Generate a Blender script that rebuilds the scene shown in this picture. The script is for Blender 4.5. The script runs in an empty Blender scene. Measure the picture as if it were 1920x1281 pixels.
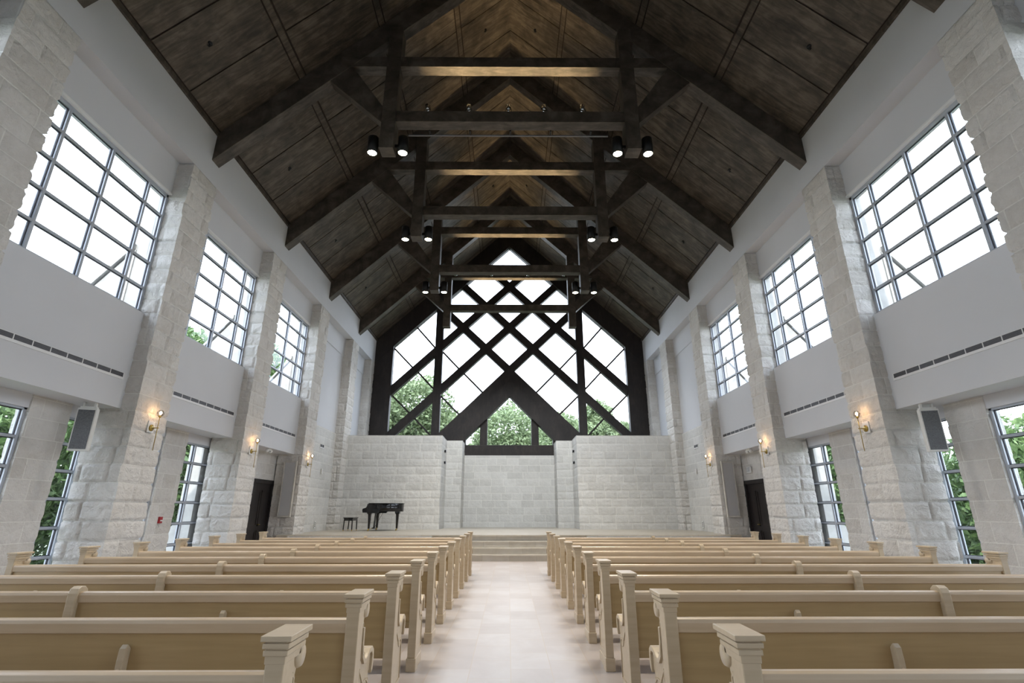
import bpy, math, random
import numpy as np
from math import radians, sin, cos, pi
from mathutils import Vector, Matrix

S = bpy.context.scene
COL = S.collection
random.seed(7)

# ------------------------------------------------------------ camera, world, exposure
cam_d = bpy.data.cameras.new('camera'); cam = bpy.data.objects.new('camera', cam_d); COL.objects.link(cam)
cam_d.sensor_width = 36.0; cam_d.lens = 17.82; cam_d.clip_start = 0.05; cam_d.clip_end = 400
cam.location = (-0.02, 0.0, 1.40)
cam.rotation_euler = (radians(108.5), 0, radians(-0.343))
S.camera = cam

W = bpy.data.worlds.new('world'); S.world = W; W.use_nodes = True
wn = W.node_tree.nodes; wl = W.node_tree.links
bg = wn['Background']
tc = wn.new('ShaderNodeTexCoord'); sx = wn.new('ShaderNodeSeparateXYZ'); wl.new(tc.outputs['Generated'], sx.inputs[0])
cr = wn.new('ShaderNodeValToRGB'); wl.new(sx.outputs['Z'], cr.inputs[0])
cr.color_ramp.elements[0].position = 0.0; cr.color_ramp.elements[0].color = (0.86, 0.92, 1.0, 1)
cr.color_ramp.elements[1].position = 0.75; cr.color_ramp.elements[1].color = (0.70, 0.82, 1.0, 1)
wl.new(cr.outputs[0], bg.inputs[0]); bg.inputs[1].default_value = 3.4

sun_d = bpy.data.lights.new('sun', 'SUN'); sun = bpy.data.objects.new('sun', sun_d); COL.objects.link(sun)
sun_d.energy = 2.2; sun_d.angle = radians(0.6); sun_d.color = (1.0, 0.95, 0.86)
sun.rotation_euler = Vector((0.02, 0.72, -1.0)).to_track_quat('-Z', 'Y').to_euler()
sun.location = (0, -20, 30)

vs = S.view_settings
vs.view_transform = 'Standard'; vs.look = 'None'; vs.gamma = 1.0; vs.use_curve_mapping = False
vs.exposure = 1.08
try:
    S.cycles.max_bounces = 14; S.cycles.diffuse_bounces = 8; S.cycles.transparent_max_bounces = 16
    S.cycles.sample_clamp_indirect = 6.0
except Exception:
    pass

# ------------------------------------------------------------ materials
def newmat(name):
    m = bpy.data.materials.new(name); m.use_nodes = True
    nt = m.node_tree; return m, nt, nt.nodes['Principled BSDF']
def N(nt, t, **kw):
    n = nt.nodes.new(t)
    for k, v in kw.items():
        if isinstance(k, str) and hasattr(n, k): setattr(n, k, v)
    return n
def ramp(nt, fac, stops):
    r = nt.nodes.new('ShaderNodeValToRGB'); e = r.color_ramp.elements
    while len(e) < len(stops): e.new(0.5)
    for q, (p, c) in zip(e, stops): q.position = p; q.color = (*c, 1)
    nt.links.new(fac, r.inputs[0]); return r.outputs[0]
def noise(nt, vec, scale, detail=4, rough=.55, dist=0.0):
    n = nt.nodes.new('ShaderNodeTexNoise'); n.inputs['Scale'].default_value = scale
    n.inputs['Detail'].default_value = detail; n.inputs['Roughness'].default_value = rough
    n.inputs['Distortion'].default_value = dist
    if vec is not None: nt.links.new(vec, n.inputs['Vector'])
    return n.outputs['Fac']
def coords(nt, kind='Object', scale=(1, 1, 1), rot=(0, 0, 0)):
    t = nt.nodes.new('ShaderNodeTexCoord'); mp = nt.nodes.new('ShaderNodeMapping')
    mp.inputs['Scale'].default_value = scale; mp.inputs['Rotation'].default_value = rot
    nt.links.new(t.outputs[kind], mp.inputs[0]); return mp.outputs[0]
def math_n(nt, op, a, b=None):
    n = nt.nodes.new('ShaderNodeMath'); n.operation = op
    for i, v in enumerate((a, b)):
        if v is None: continue
        if isinstance(v, (int, float)): n.inputs[i].default_value = v
        else: nt.links.new(v, n.inputs[i])
    return n.outputs[0]
def bump(nt, b, h, strength=.3, dist=.02):
    n = nt.nodes.new('ShaderNodeBump'); n.inputs['Strength'].default_value = strength; n.inputs['Distance'].default_value = dist
    nt.links.new(h, n.inputs['Height']); nt.links.new(n.outputs[0], b.inputs['Normal'])
def simple(name, col, rough=.5, metal=0.0, nscale=None, namt=.12, bmp=0.0):
    m, nt, b = newmat(name)
    b.inputs['Roughness'].default_value = rough; b.inputs['Metallic'].default_value = metal
    f = noise(nt, coords(nt), nscale or 6.0, 4)
    lo = tuple(max(0, c * (1 - namt)) for c in col); hi = tuple(min(1, c * (1 + namt)) for c in col)
    nt.links.new(ramp(nt, f, [(.3, lo), (.7, hi)]), b.inputs['Base Color'])
    if bmp: bump(nt, b, f, bmp, .005)
    return m
def emis(name, col, strength):
    m, nt, b = newmat(name)
    b.inputs['Base Color'].default_value = (*col, 1)
    b.inputs['Emission Color'].default_value = (*col, 1); b.inputs['Emission Strength'].default_value = strength
    return m

COURSE = 0.325; ZB = 0.91 - 2 * COURSE
def stone_mat(name, c0, c1, c2, bstr=.9):
    m, nt, b = newmat(name)
    uv = nt.nodes.new('ShaderNodeUVMap'); s = nt.nodes.new('ShaderNodeSeparateXYZ'); nt.links.new(uv.outputs[0], s.inputs[0])
    u, v = s.outputs[0], s.outputs[1]
    r = math_n(nt, 'DIVIDE', math_n(nt, 'SUBTRACT', v, ZB), COURSE)
    row = math_n(nt, 'FLOOR', r); fv = math_n(nt, 'SUBTRACT', r, row)
    w = math_n(nt, 'ADD', math_n(nt, 'MULTIPLY', math_n(nt, 'FRACT', math_n(nt, 'MULTIPLY', row, .618034)), .34), .46)
    off = math_n(nt, 'MULTIPLY', math_n(nt, 'FRACT', math_n(nt, 'MULTIPLY', row, .754878)), 3.0)
    q = math_n(nt, 'DIVIDE', math_n(nt, 'ADD', u, off), w)
    cell = math_n(nt, 'FLOOR', q); fu = math_n(nt, 'SUBTRACT', q, cell)
    du = math_n(nt, 'MULTIPLY', math_n(nt, 'MINIMUM', fu, math_n(nt, 'SUBTRACT', 1.0, fu)), w)
    dv = math_n(nt, 'MULTIPLY', math_n(nt, 'MINIMUM', fv, math_n(nt, 'SUBTRACT', 1.0, fv)), COURSE)
    d = math_n(nt, 'MINIMUM', du, dv)
    joint = math_n(nt, 'LESS_THAN', d, .007)
    cb = nt.nodes.new('ShaderNodeCombineXYZ'); nt.links.new(cell, cb.inputs[0]); nt.links.new(row, cb.inputs[1])
    wh = nt.nodes.new('ShaderNodeTexWhiteNoise'); wh.noise_dimensions = '3D'; nt.links.new(cb.outputs[0], wh.inputs['Vector'])
    oc = coords(nt)
    n1 = noise(nt, oc, 1.7, 5, .6, .6); n2 = noise(nt, oc, 9.0, 6, .65); n3 = noise(nt, oc, 30.0, 6, .7)
    mix = math_n(nt, 'ADD', math_n(nt, 'MULTIPLY', wh.outputs['Value'], .22),
                 math_n(nt, 'ADD', math_n(nt, 'MULTIPLY', n1, .46), math_n(nt, 'MULTIPLY', n2, .34)))
    col = ramp(nt, mix, [(.28, c0), (.5, c1), (.74, c2)])
    mx = nt.nodes.new('ShaderNodeMix'); mx.data_type = 'RGBA'
    nt.links.new(joint, mx.inputs[0]); nt.links.new(col, mx.inputs[6]); mx.inputs[7].default_value = (.74, .73, .69, 1)
    nt.links.new(mx.outputs[2], b.inputs['Base Color'])
    b.inputs['Roughness'].default_value = .9; b.inputs['Specular IOR Level'].default_value = .2
    n4 = noise(nt, oc, 5.0, 3, .6, 1.2)
    h = math_n(nt, 'ADD', math_n(nt, 'MULTIPLY', n2, 1.2), math_n(nt, 'ADD', math_n(nt, 'MULTIPLY', n3, .5), math_n(nt, 'MULTIPLY', n4, 1.3)))
    h = math_n(nt, 'ADD', h, math_n(nt, 'MULTIPLY', joint, -.35))
    bump(nt, b, h, bstr, .03)
    return m
M = {}
M['stone'] = stone_mat('split_face_limestone', (.54, .515, .48), (.635, .615, .585), (.71, .695, .67))
M['stone_smooth'] = stone_mat('stage_limestone', (.50, .495, .475), (.585, .58, .56), (.66, .655, .635), .35)
M['stone_dimmed'] = simple('limestone_darkened_for_daylight', (.40, .39, .37), .9, nscale=3, namt=.15, bmp=.3)  # pier limestone in a darkened colour, so the daylit outside does not overexpose
M['plaster'] = simple('white_plaster', (.59, .60, .625), .85, nscale=1.0, namt=.015)
M['trimwhite'] = simple('white_paint', (.72, .72, .72), .5, namt=.02)
M['framegrey'] = simple('grey_aluminium', (.40, .43, .48), .4, .2, namt=.03)
M['gasket'] = simple('black_gasket', (.02, .02, .03), .6)
M['steel_grille'] = simple('grey_grille_metal', (.16, .16, .17), .5, .3)

def wood_dark(name, c0, c1, c2, scale, rough=.55):
    m, nt, b = newmat(name)
    v = coords(nt, 'Object', scale)
    n1 = noise(nt, v, 1.0, 8, .65, .8); n2 = noise(nt, coords(nt), 2.2, 4, .6, .4)
    f = math_n(nt, 'ADD', math_n(nt, 'MULTIPLY', n1, .6), math_n(nt, 'MULTIPLY', n2, .4))
    nt.links.new(ramp(nt, f, [(.38, c0), (.5, c1), (.63, c2)]), b.inputs['Base Color'])
    b.inputs['Roughness'].default_value = rough
    bump(nt, b, n1, .12, .01)
    return m
M['ceiling'] = wood_dark('stained_plywood', (.026, .020, .015), (.068, .053, .039), (.138, .111, .084), (1.3, 9, 1.3))
M['timber'] = wood_dark('dark_stained_timber', (.030, .024, .018), (.064, .052, .041), (.112, .093, .075), (2.0, 9, 2.0))
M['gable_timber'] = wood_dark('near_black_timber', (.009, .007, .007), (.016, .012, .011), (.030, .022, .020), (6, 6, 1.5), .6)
M['groove'] = simple('dark_groove', (.022, .012, .008), .8)

def pew_wood(name, c0, c1, c2, rough=.38):
    m, nt, b = newmat(name)
    n1 = noise(nt, coords(nt, 'Object', (1.2, 30, 26)), 1.0, 6, .6, .3); n2 = noise(nt, coords(nt), 1.3, 3)
    f = math_n(nt, 'ADD', math_n(nt, 'MULTIPLY', n1, .55), math_n(nt, 'MULTIPLY', n2, .45))
    nt.links.new(ramp(nt, f, [(.35, c0), (.5, c1), (.66, c2)]), b.inputs['Base Color'])
    b.inputs['Roughness'].default_value = rough; b.inputs['Coat Weight'].default_value = .15; b.inputs['Coat Roughness'].default_value = .25
    return m
M['pew'] = pew_wood('pale_maple_panel', (.33, .225, .105), (.38, .265, .125), (.425, .30, .15))
M['pew_end'] = pew_wood('pale_maple_end', (.43, .335, .215), (.475, .375, .25), (.52, .42, .29))
M['pew_rail'] = pew_wood('pale_maple_rail', (.45, .34, .22), (.50, .385, .26), (.55, .43, .30), .3)

def floor_mat():
    m, nt, b = newmat('limestone_floor_tile')
    v = coords(nt)
    br = nt.nodes.new('ShaderNodeTexBrick'); nt.links.new(coords(nt, 'Object', (1, 1, 1), (0, 0, radians(90))), br.inputs['Vector'])
    br.inputs['Scale'].default_value = 1.0; br.inputs['Mortar Size'].default_value = .0035; br.inputs['Mortar Smooth'].default_value = .1
    br.inputs['Brick Width'].default_value = .575; br.inputs['Row Height'].default_value = .378; br.offset = .5
    br.inputs['Color1'].default_value = (0, 0, 0, 1); br.inputs['Color2'].default_value = (1, 1, 1, 1); br.inputs['Mortar'].default_value = (.5, .5, .5, 1)
    n1 = noise(nt, v, 2.0, 6, .6, .5); n2 = noise(nt, v, .45, 2)
    sp = nt.nodes.new('ShaderNodeSeparateColor'); nt.links.new(br.outputs['Color'], sp.inputs[0])
    f = math_n(nt, 'ADD', math_n(nt, 'MULTIPLY', sp.outputs[0], .22), math_n(nt, 'ADD', math_n(nt, 'MULTIPLY', n1, .5), math_n(nt, 'MULTIPLY', n2, .28)))
    col = ramp(nt, f, [(.3, (.31, .265, .24)), (.5, (.365, .325, .305)), (.72, (.43, .405, .395))])
    mx = nt.nodes.new('ShaderNodeMix'); mx.data_type = 'RGBA'
    nt.links.new(br.outputs['Fac'], mx.inputs[0]); nt.links.new(col, mx.inputs[6]); mx.inputs[7].default_value = (.36, .29, .22, 1)
    nt.links.new(mx.outputs[2], b.inputs['Base Color'])
    b.inputs['Roughness'].default_value = .33; b.inputs['Specular IOR Level'].default_value = .5
    bump(nt, b, br.outputs['Fac'], -.15, .004)
    return m
M['floor'] = floor_mat()
def step_mat():
    m, nt, b = newmat('honed_limestone_step')
    br = nt.nodes.new('ShaderNodeTexBrick'); nt.links.new(coords(nt, 'Object', (1, 1, 1), (radians(90), 0, 0)), br.inputs['Vector'])
    br.inputs['Scale'].default_value = 1; br.inputs['Brick Width'].default_value = .8; br.inputs['Row Height'].default_value = .17
    br.inputs['Mortar Size'].default_value = .003
    br.inputs['Color1'].default_value = (.54, .49, .41, 1); br.inputs['Color2'].default_value = (.62, .58, .51, 1); br.inputs['Mortar'].default_value = (.38, .35, .3, 1)
    n1 = noise(nt, coords(nt), 5, 6, .6)
    mx = nt.nodes.new('ShaderNodeMix'); mx.data_type = 'RGBA'; mx.blend_type = 'MULTIPLY'; mx.inputs[0].default_value = .5
    nt.links.new(br.outputs['Color'], mx.inputs[6]); nt.links.new(ramp(nt, n1, [(.3, (.75, .72, .66)), (.7, (1, 1, 1))]), mx.inputs[7])
    nt.links.new(mx.outputs[2], b.inputs['Base Color']); b.inputs['Roughness'].default_value = .4
    return m
M['step'] = step_mat()
M['brass'] = simple('aged_brass', (.42, .30, .08), .28, .9)
M['blackmetal'] = simple('black_metal', (.012, .012, .013), .4, .4)
M['lacquer'] = simple('black_piano_lacquer', (.006, .006, .007), .08, 0)
M['chrome'] = simple('chrome', (.6, .6, .6), .12, 1.0)
M['gold'] = simple('polished_brass', (.75, .55, .18), .2, 1.0)
M['red'] = simple('red_plastic', (.30, .015, .02), .4)
M['speaker_grey'] = simple('perforated_grey_grille', (.13, .135, .145), .6, .2, nscale=60, namt=.3)
M['fabric_grey'] = simple('grey_acoustic_fabric', (.42, .42, .43), .9, nscale=80, namt=.1)
M['white_plastic'] = simple('white_plastic', (.72, .72, .70), .4, namt=.02)
M['darkdoor'] = wood_dark('espresso_door_wood', (.010, .008, .008), (.018, .014, .014), (.03, .024, .022), (6, 6, 1.5), .45)
M['lamp'] = emis('warm_lamp_lens', (1.0, .86, .58), 30)
M['bulb'] = emis('warm_bulb', (1.0, .60, .28), 60)
M['framebeige'] = simple('beige_frame_paint', (.52, .50, .46), .6)
M['leaf'] = None
def glass_mat():
    m, nt, b = newmat('window_glass'); out = nt.nodes['Material Output']; nt.nodes.remove(b)
    tr = nt.nodes.new('ShaderNodeBsdfTransparent'); tr.inputs[0].default_value = (.97, .975, .98, 1)
    gl = nt.nodes.new('ShaderNodeBsdfGlossy'); gl.inputs['Roughness'].default_value = .02; gl.inputs[0].default_value = (.9, .95, 1, 1)
    lw = nt.nodes.new('ShaderNodeLayerWeight'); lw.inputs[0].default_value = .5
    fac = math_n(nt, 'ADD', math_n(nt, 'MULTIPLY', math_n(nt, 'POWER', lw.outputs['Facing'], 5.0), .45), .015)
    mx = nt.nodes.new('ShaderNodeMixShader'); nt.links.new(fac, mx.inputs[0]); nt.links.new(tr.outputs[0], mx.inputs[1]); nt.links.new(gl.outputs[0], mx.inputs[2])
    nt.links.new(mx.outputs[0], out.inputs[0]); return m
M['glass'] = glass_mat()
def globe_mat():
    m, nt, b = newmat('faceted_clear_glass'); out = nt.nodes['Material Output']; nt.nodes.remove(b)
    tr = nt.nodes.new('ShaderNodeBsdfTransparent'); gl = nt.nodes.new('ShaderNodeBsdfGlossy'); gl.inputs['Roughness'].default_value = .05
    lw = nt.nodes.new('ShaderNodeLayerWeight'); lw.inputs[0].default_value = .5
    fac = math_n(nt, 'ADD', math_n(nt, 'MULTIPLY', math_n(nt, 'POWER', lw.outputs['Facing'], 3.0), .6), .04)
    vo = nt.nodes.new('ShaderNodeTexVoronoi'); vo.feature = 'DISTANCE_TO_EDGE'; nt.links.new(coords(nt, 'Generated'), vo.inputs['Vector']); vo.inputs['Scale'].default_value = 5
    rp = ramp(nt, vo.outputs['Distance'], [(.02, (.35, .30, .25)), (.16, (1, 1, 1))]); nt.links.new(rp, tr.inputs[0])
    mx = nt.nodes.new('ShaderNodeMixShader'); nt.links.new(fac, mx.inputs[0]); nt.links.new(tr.outputs[0], mx.inputs[1]); nt.links.new(gl.outputs[0], mx.inputs[2])
    nt.links.new(mx.outputs[0], out.inputs[0]); return m
M['globe'] = globe_mat()
def leaf_mat(name, c0, c1, c2):
    m, nt, b = newmat(name)
    n1 = noise(nt, coords(nt), 1.1, 3); n2 = noise(nt, coords(nt), 9.0, 2)
    f = math_n(nt, 'ADD', math_n(nt, 'MULTIPLY', n1, .5), math_n(nt, 'MULTIPLY', n2, .5))
    c = ramp(nt, f, [(.35, c0), (.5, c1), (.66, c2)])
    nt.links.new(c, b.inputs['Base Color']); b.inputs['Roughness'].default_value = .6
    out = nt.nodes['Material Output']; tl = nt.nodes.new('ShaderNodeBsdfTranslucent'); nt.links.new(c, tl.inputs[0])
    mx = nt.nodes.new('ShaderNodeMixShader'); mx.inputs[0].default_value = .3
    nt.links.new(b.outputs[0], mx.inputs[1]); nt.links.new(tl.outputs[0], mx.inputs[2]); nt.links.new(mx.outputs[0], out.inputs[0])
    return m
M['leaf'] = leaf_mat('green_leaves', (.045, .085, .03), (.11, .185, .06), (.25, .35, .14))
M['leaf_glare'] = leaf_mat('glare_paled_leaves', (.10, .14, .065), (.19, .25, .125), (.30, .37, .20))  # gable trees: window glare put into the leaf colour as paler greens
M['bark'] = simple('grey_bark', (.10, .075, .055), .9, nscale=8, namt=.4, bmp=.5)
M['grass'] = simple('lawn', (.085, .105, .055), .9, nscale=3, namt=.35, bmp=.4)

# ------------------------------------------------------------ geometry helpers
def tag(o, label=None, cat=None, group=None, kind=None):
    if label: o['label'] = label
    if cat: o['category'] = cat
    if group: o['group'] = group
    if kind: o['kind'] = kind
    return o
def empty(name, loc=(0, 0, 0), rz=0, **k):
    o = bpy.data.objects.new(name, None); COL.objects.link(o); o.location = loc; o.rotation_euler[2] = rz
    o.empty_display_size = .1
    tag(o, **k); return o
class MB:
    def __init__(s): s.v = []; s.f = []; s.sm = []
    def add(s, vs_, fs, smooth=False):
        b = len(s.v); s.v += [tuple(p) for p in vs_]; s.f += [tuple(b + i for i in f) for f in fs]; s.sm += [smooth] * len(fs); return s
    def box(s, x0, x1, y0, y1, z0, z1):
        x0, x1 = min(x0, x1), max(x0, x1); y0, y1 = min(y0, y1), max(y0, y1)
        v = [(x0, y0, z0), (x1, y0, z0), (x1, y1, z0), (x0, y1, z0), (x0, y0, z1), (x1, y0, z1), (x1, y1, z1), (x0, y1, z1)]
        return s.add(v, [(0, 3, 2, 1), (4, 5, 6, 7), (0, 1, 5, 4), (1, 2, 6, 5), (2, 3, 7, 6), (3, 0, 4, 7)])
    def prism(s, poly, axis, a, b, smooth=False):
        # poly in the two other axes (order: axis x -> (y,z); y -> (x,z); z -> (x,y))
        n = len(poly)
        def P(p, t): return {'x': (t, p[0], p[1]), 'y': (p[0], t, p[1]), 'z': (p[0], p[1], t)}[axis]
        v = [P(p, a) for p in poly] + [P(p, b) for p in poly]
        area = sum(poly[i][0] * poly[(i + 1) % n][1] - poly[(i + 1) % n][0] * poly[i][1] for i in range(n))
        f = [tuple(range(n)), tuple(range(2 * n - 1, n - 1, -1))] + [(i, i + n, (i + 1) % n + n, (i + 1) % n) for i in range(n)]
        flip = (area > 0) == (axis != 'y')
        if (b < a): flip = not flip
        if flip: f = [tuple(reversed(q)) for q in f]
        return s.add(v, f, smooth)
    def tube(s, pts, r, n=10, cap=True, r2=None):
        pts = [Vector(p) for p in pts]; rings = []
        for i, p in enumerate(pts):
            d = (pts[min(i + 1, len(pts) - 1)] - pts[max(i - 1, 0)]).normalized()
            a = d.orthogonal().normalized() if i == 0 else (pa - d * pa.dot(d)).normalized()
            pa = a; c = d.cross(a)
            rr = r if r2 is None else r + (r2 - r) * i / (len(pts) - 1)
            rings.append([p + (a * cos(2 * pi * k / n) + c * sin(2 * pi * k / n)) * rr for k in range(n)])
        v = [q for R_ in rings for q in R_]; f = []
        for i in range(len(pts) - 1):
            for k in range(n):
                f.append((i * n + k, i * n + (k + 1) % n, (i + 1) * n + (k + 1) % n, (i + 1) * n + k))
        s.add(v, f, True)
        if cap:
            b = len(s.v) - len(v)
            s.f += [tuple(b + k for k in range(n - 1, -1, -1)), tuple(b + (len(pts) - 1) * n + k for k in range(n))]; s.sm += [False, False]
        return s
    def lathe(s, prof, c=(0, 0, 0), n=20, axis='z', smooth=True):
        v = []
        for r, h in prof:
            for k in range(n):
                a = 2 * pi * k / n; p = (r * cos(a), r * sin(a), h)
                if axis == 'x': p = (h, r * cos(a), r * sin(a))
                if axis == 'y': p = (r * sin(a), h, r * cos(a))
                v.append((p[0] + c[0], p[1] + c[1], p[2] + c[2]))
        f = [(i * n + k, i * n + (k + 1) % n, (i + 1) * n + (k + 1) % n, (i + 1) * n + k) for i in range(len(prof) - 1) for k in range(n)]
        return s.add(v, f, smooth)
    def bar(s, p, q, w, h, up=(0, 0, 1)):
        # a square-section bar from p to q
        p, q = Vector(p), Vector(q); d = (q - p).normalized(); up = Vector(up)
        a = d.cross(up).normalized() * w / 2; b = a.cross(d).normalized() * h / 2
        v = [p - a - b, p + a - b, p + a + b, p - a + b, q - a - b, q + a - b, q + a + b, q - a + b]
        return s.add(v, [(0, 3, 2, 1), (4, 5, 6, 7), (0, 1, 5, 4), (1, 2, 6, 5), (2, 3, 7, 6), (3, 0, 4, 7)])
    def build(s, name, mat, parent=None, bevel=0, loc=None, **k):
        me = bpy.data.meshes.new(name); me.from_pydata(s.v, [], s.f); me.update()
        for p, q in zip(me.polygons, s.sm): p.use_smooth = q
        me.materials.append(mat)
        o = bpy.data.objects.new(name, me); COL.objects.link(o)
        if parent is not None: o.parent = parent
        if loc: o.location = loc
        if bevel:
            bv = o.modifiers.new('bevel', 'BEVEL'); bv.width = bevel; bv.segments = 2; bv.limit_method = 'ANGLE'; bv.angle_limit = radians(40)
        tag(o, **k); return o
def copy_tree(o, parent=None):
    c = o.copy(); COL.objects.link(c)
    if parent is not None: c.parent = parent
    for ch in list(o.children): copy_tree(ch, c)
    return c

# value noise, numpy
_rs = np.random.RandomState(3); _tab = _rs.rand(64, 64, 64)
def vnoise(p):
    i = np.floor(p).astype(int); f = p - i; f = f * f * (3 - 2 * f); i &= 63; j = (i + 1) & 63
    x0, y0, z0 = i.T; x1, y1, z1 = j.T; fx, fy, fz = f.T
    T = _tab
    a = T[x0, y0, z0] * (1 - fx) + T[x1, y0, z0] * fx; b = T[x0, y1, z0] * (1 - fx) + T[x1, y1, z0] * fx
    c = T[x0, y0, z1] * (1 - fx) + T[x1, y0, z1] * fx; d = T[x0, y1, z1] * (1 - fx) + T[x1, y1, z1] * fx
    return (a * (1 - fy) + b * fy) * (1 - fz) + (c * (1 - fy) + d * fy) * fz
def relief(u, v, P, amp):
    row = np.floor((v - ZB) / COURSE + 1e-6); fv = (v - ZB) / COURSE - row
    w = np.mod(row * .618034, 1) * .34 + .46; off = np.mod(row * .754878, 1) * 3.0
    q = (u + off) / w; cell = np.floor(q); fu = q - cell
    d = np.minimum(np.minimum(fu, 1 - fu) * w, np.minimum(fv, 1 - fv) * COURSE)
    pil = np.clip(d / .035, 0, 1); pil = pil * pil * (3 - 2 * pil)
    rnd = np.mod(np.abs(np.sin(cell * 12.7 + row * 7.3 + np.floor(P[:, 0] * 1.0) * 3.1)) * 437.5, 1)
    n = vnoise(P * 6.5) * .36 + np.abs(vnoise(P * 14 + 7) - .5) * .9 + vnoise(P * 29 + 3) * .22
    return amp * (.35 * pil + pil * (.12 * rnd + 1.0 * n))
def stone(name, x0, x1, y0, y1, z0, z1, faces, amp=.035, res=.045, mat=None, parent=None, caps=True, **k):
    """split-face masonry block: chosen faces ('x-','x+','y-','y+') get real relief, courses and uv in metres"""
    V = []; F = []; UV = []; nb = 0
    nz = max(2, int(round((z1 - z0) / res))); zs = np.linspace(z0, z1, nz + 1)
    NORM = {'x-': (-1, 0, 0), 'x+': (1, 0, 0), 'y-': (0, -1, 0), 'y+': (0, 1, 0)}
    E = 1e-5
    for fc in ('x-', 'x+', 'y-', 'y+'):
        act = fc in faces
        a0, a1 = (y0, y1) if fc[0] == 'x' else (x0, x1)
        rr = res if act else 99
        na = max(1, int(round((a1 - a0) / rr))) if act else 1
        nzz = nz if act else 1
        us = np.linspace(a0, a1, na + 1); zz = zs if act else np.array([z0, z1])
        U, Z = np.meshgrid(us, zz); U = U.ravel(); Z = Z.ravel()
        fixed = {'x-': x0, 'x+': x1, 'y-': y0, 'y+': y1}[fc]
        P = np.stack([np.full_like(U, fixed), U, Z] if fc[0] == 'x' else [U, np.full_like(U, fixed), Z], 1)
        D = np.zeros_like(P)
        if act:
            for g in faces:
                gu = P[:, 1] if g[0] == 'x' else P[:, 0]
                on = {'x-': P[:, 0] < x0 + E, 'x+': P[:, 0] > x1 - E, 'y-': P[:, 1] < y0 + E, 'y+': P[:, 1] > y1 - E}[g]
                r = relief(gu, P[:, 2], P, amp) * on
                D += r[:, None] * np.array(NORM[g])
            # keep the outline flush where the block meets another solid
            for side, cond in (('x-', P[:, 0] < x0 + E), ('x+', P[:, 0] > x1 - E), ('y-', P[:, 1] < y0 + E), ('y+', P[:, 1] > y1 - E)):
                pass
        Q = P + D
        idx = np.arange(len(U)).reshape(nzz + 1, na + 1) + nb
        a = idx[:-1, :-1].ravel(); b = idx[:-1, 1:].ravel(); c = idx[1:, 1:].ravel(); d = idx[1:, :-1].ravel()
        q = np.stack([a, b, c, d], 1)
        if fc in ('x-', 'y+'): q = q[:, ::-1]
        V.append(Q); F.append(q); UV.append(np.stack([U, Z], 1)); nb += len(U)
    if caps:
        for z, flip in ((z0, True), (z1, False)):
            V.append(np.array([(x0, y0, z), (x1, y0, z), (x1, y1, z), (x0, y1, z)])); UV.append(np.array([(x0 + .1, z), (x1 + .1, z), (x1 + .1, z), (x0, z)]) * 0 + np.array([.2, ZB + .15]))
            q = np.array([[nb, nb + 1, nb + 2, nb + 3]]); F.append(q[:, ::-1] if flip else q); nb += 4
    V = np.concatenate(V); F = np.concatenate(F); UV = np.concatenate(UV)
    me = bpy.data.meshes.new(name); me.vertices.add(len(V)); me.vertices.foreach_set('co', V.astype(np.float32).ravel())
    me.loops.add(F.size); me.loops.foreach_set('vertex_index', F.astype(np.int32).ravel())
    me.polygons.add(len(F)); me.polygons.foreach_set('loop_start', (np.arange(len(F)) * 4).astype(np.int32))
    me.update(calc_edges=True); me.validate()
    ul = me.uv_layers.new(name='UVMap'); ul.data.foreach_set('uv', UV[F.ravel()].astype(np.float32).ravel())
    me.materials.append(mat or M['stone'])
    o = bpy.data.objects.new(name, me); COL.objects.link(o)
    if parent is not None: o.parent = parent
    tag(o, **k); return o
def portal(name, loc, sx_, sy_, rot):
    d = bpy.data.lights.new(name, 'AREA'); d.shape = 'RECTANGLE'; d.size = sx_; d.size_y = sy_; d.cycles.is_portal = True
    o = bpy.data.objects.new(name, d); COL.objects.link(o); o.location = loc; o.rotation_euler = rot; return o

# ------------------------------------------------------------ layout numbers
PW = [5.84 + 4.04 * k for k in range(-2, 5)]          # pier centres along the nave
PH = 0.46                                             # pier half width
TY = [5.88 + 4.08 * k for k in range(5)]              # truss front faces
ZE, SL = 9.97, 0.96                                   # eave height, roof slope
ZF = 0.68                                             # stage floor
GY = 25.5                                             # gable window plane
YB = -4.2                                             # rear wall
def zc(x): return ZE + SL * (7 - abs(x))

# ------------------------------------------------------------ the room shell
MB().box(-8.05, 8.05, YB, 17.2, -.2, 0).build('floor', M['floor'], kind='structure')
st = MB().box(-7.4, 7.4, 17.25, 25.7, -.2, ZF).build('stage_platform', M['step'], kind='structure')
MB().box(-7.3, 7.3, 17.19, 17.25, ZF - .035, ZF + .001).build('trim_1', M['step'], kind='structure')
for i in range(3):
    y0 = 17.2 - .35 * (3 - i)
    MB().box(-2.4, 2.4, y0, 17.2, -.01 if i == 0 else .17 * i, .17 * (i + 1) - .03).build('stage_step', M['step'], kind='structure')
    MB().box(-2.42, 2.42, y0 - .025, 17.2, .17 * (i + 1) - .03, .17 * (i + 1)).build('stage_step', M['step'], kind='structure')
stone('stage_front', -7.0, -2.45, 17.14, 17.24, 0, ZF - .035, ('y-',), .02, mat=M['stone_smooth'], kind='structure')
stone('stage_front', 2.45, 7.0, 17.14, 17.24, 0, ZF - .035, ('y-',), .02, mat=M['stone_smooth'], kind='structure')

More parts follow.
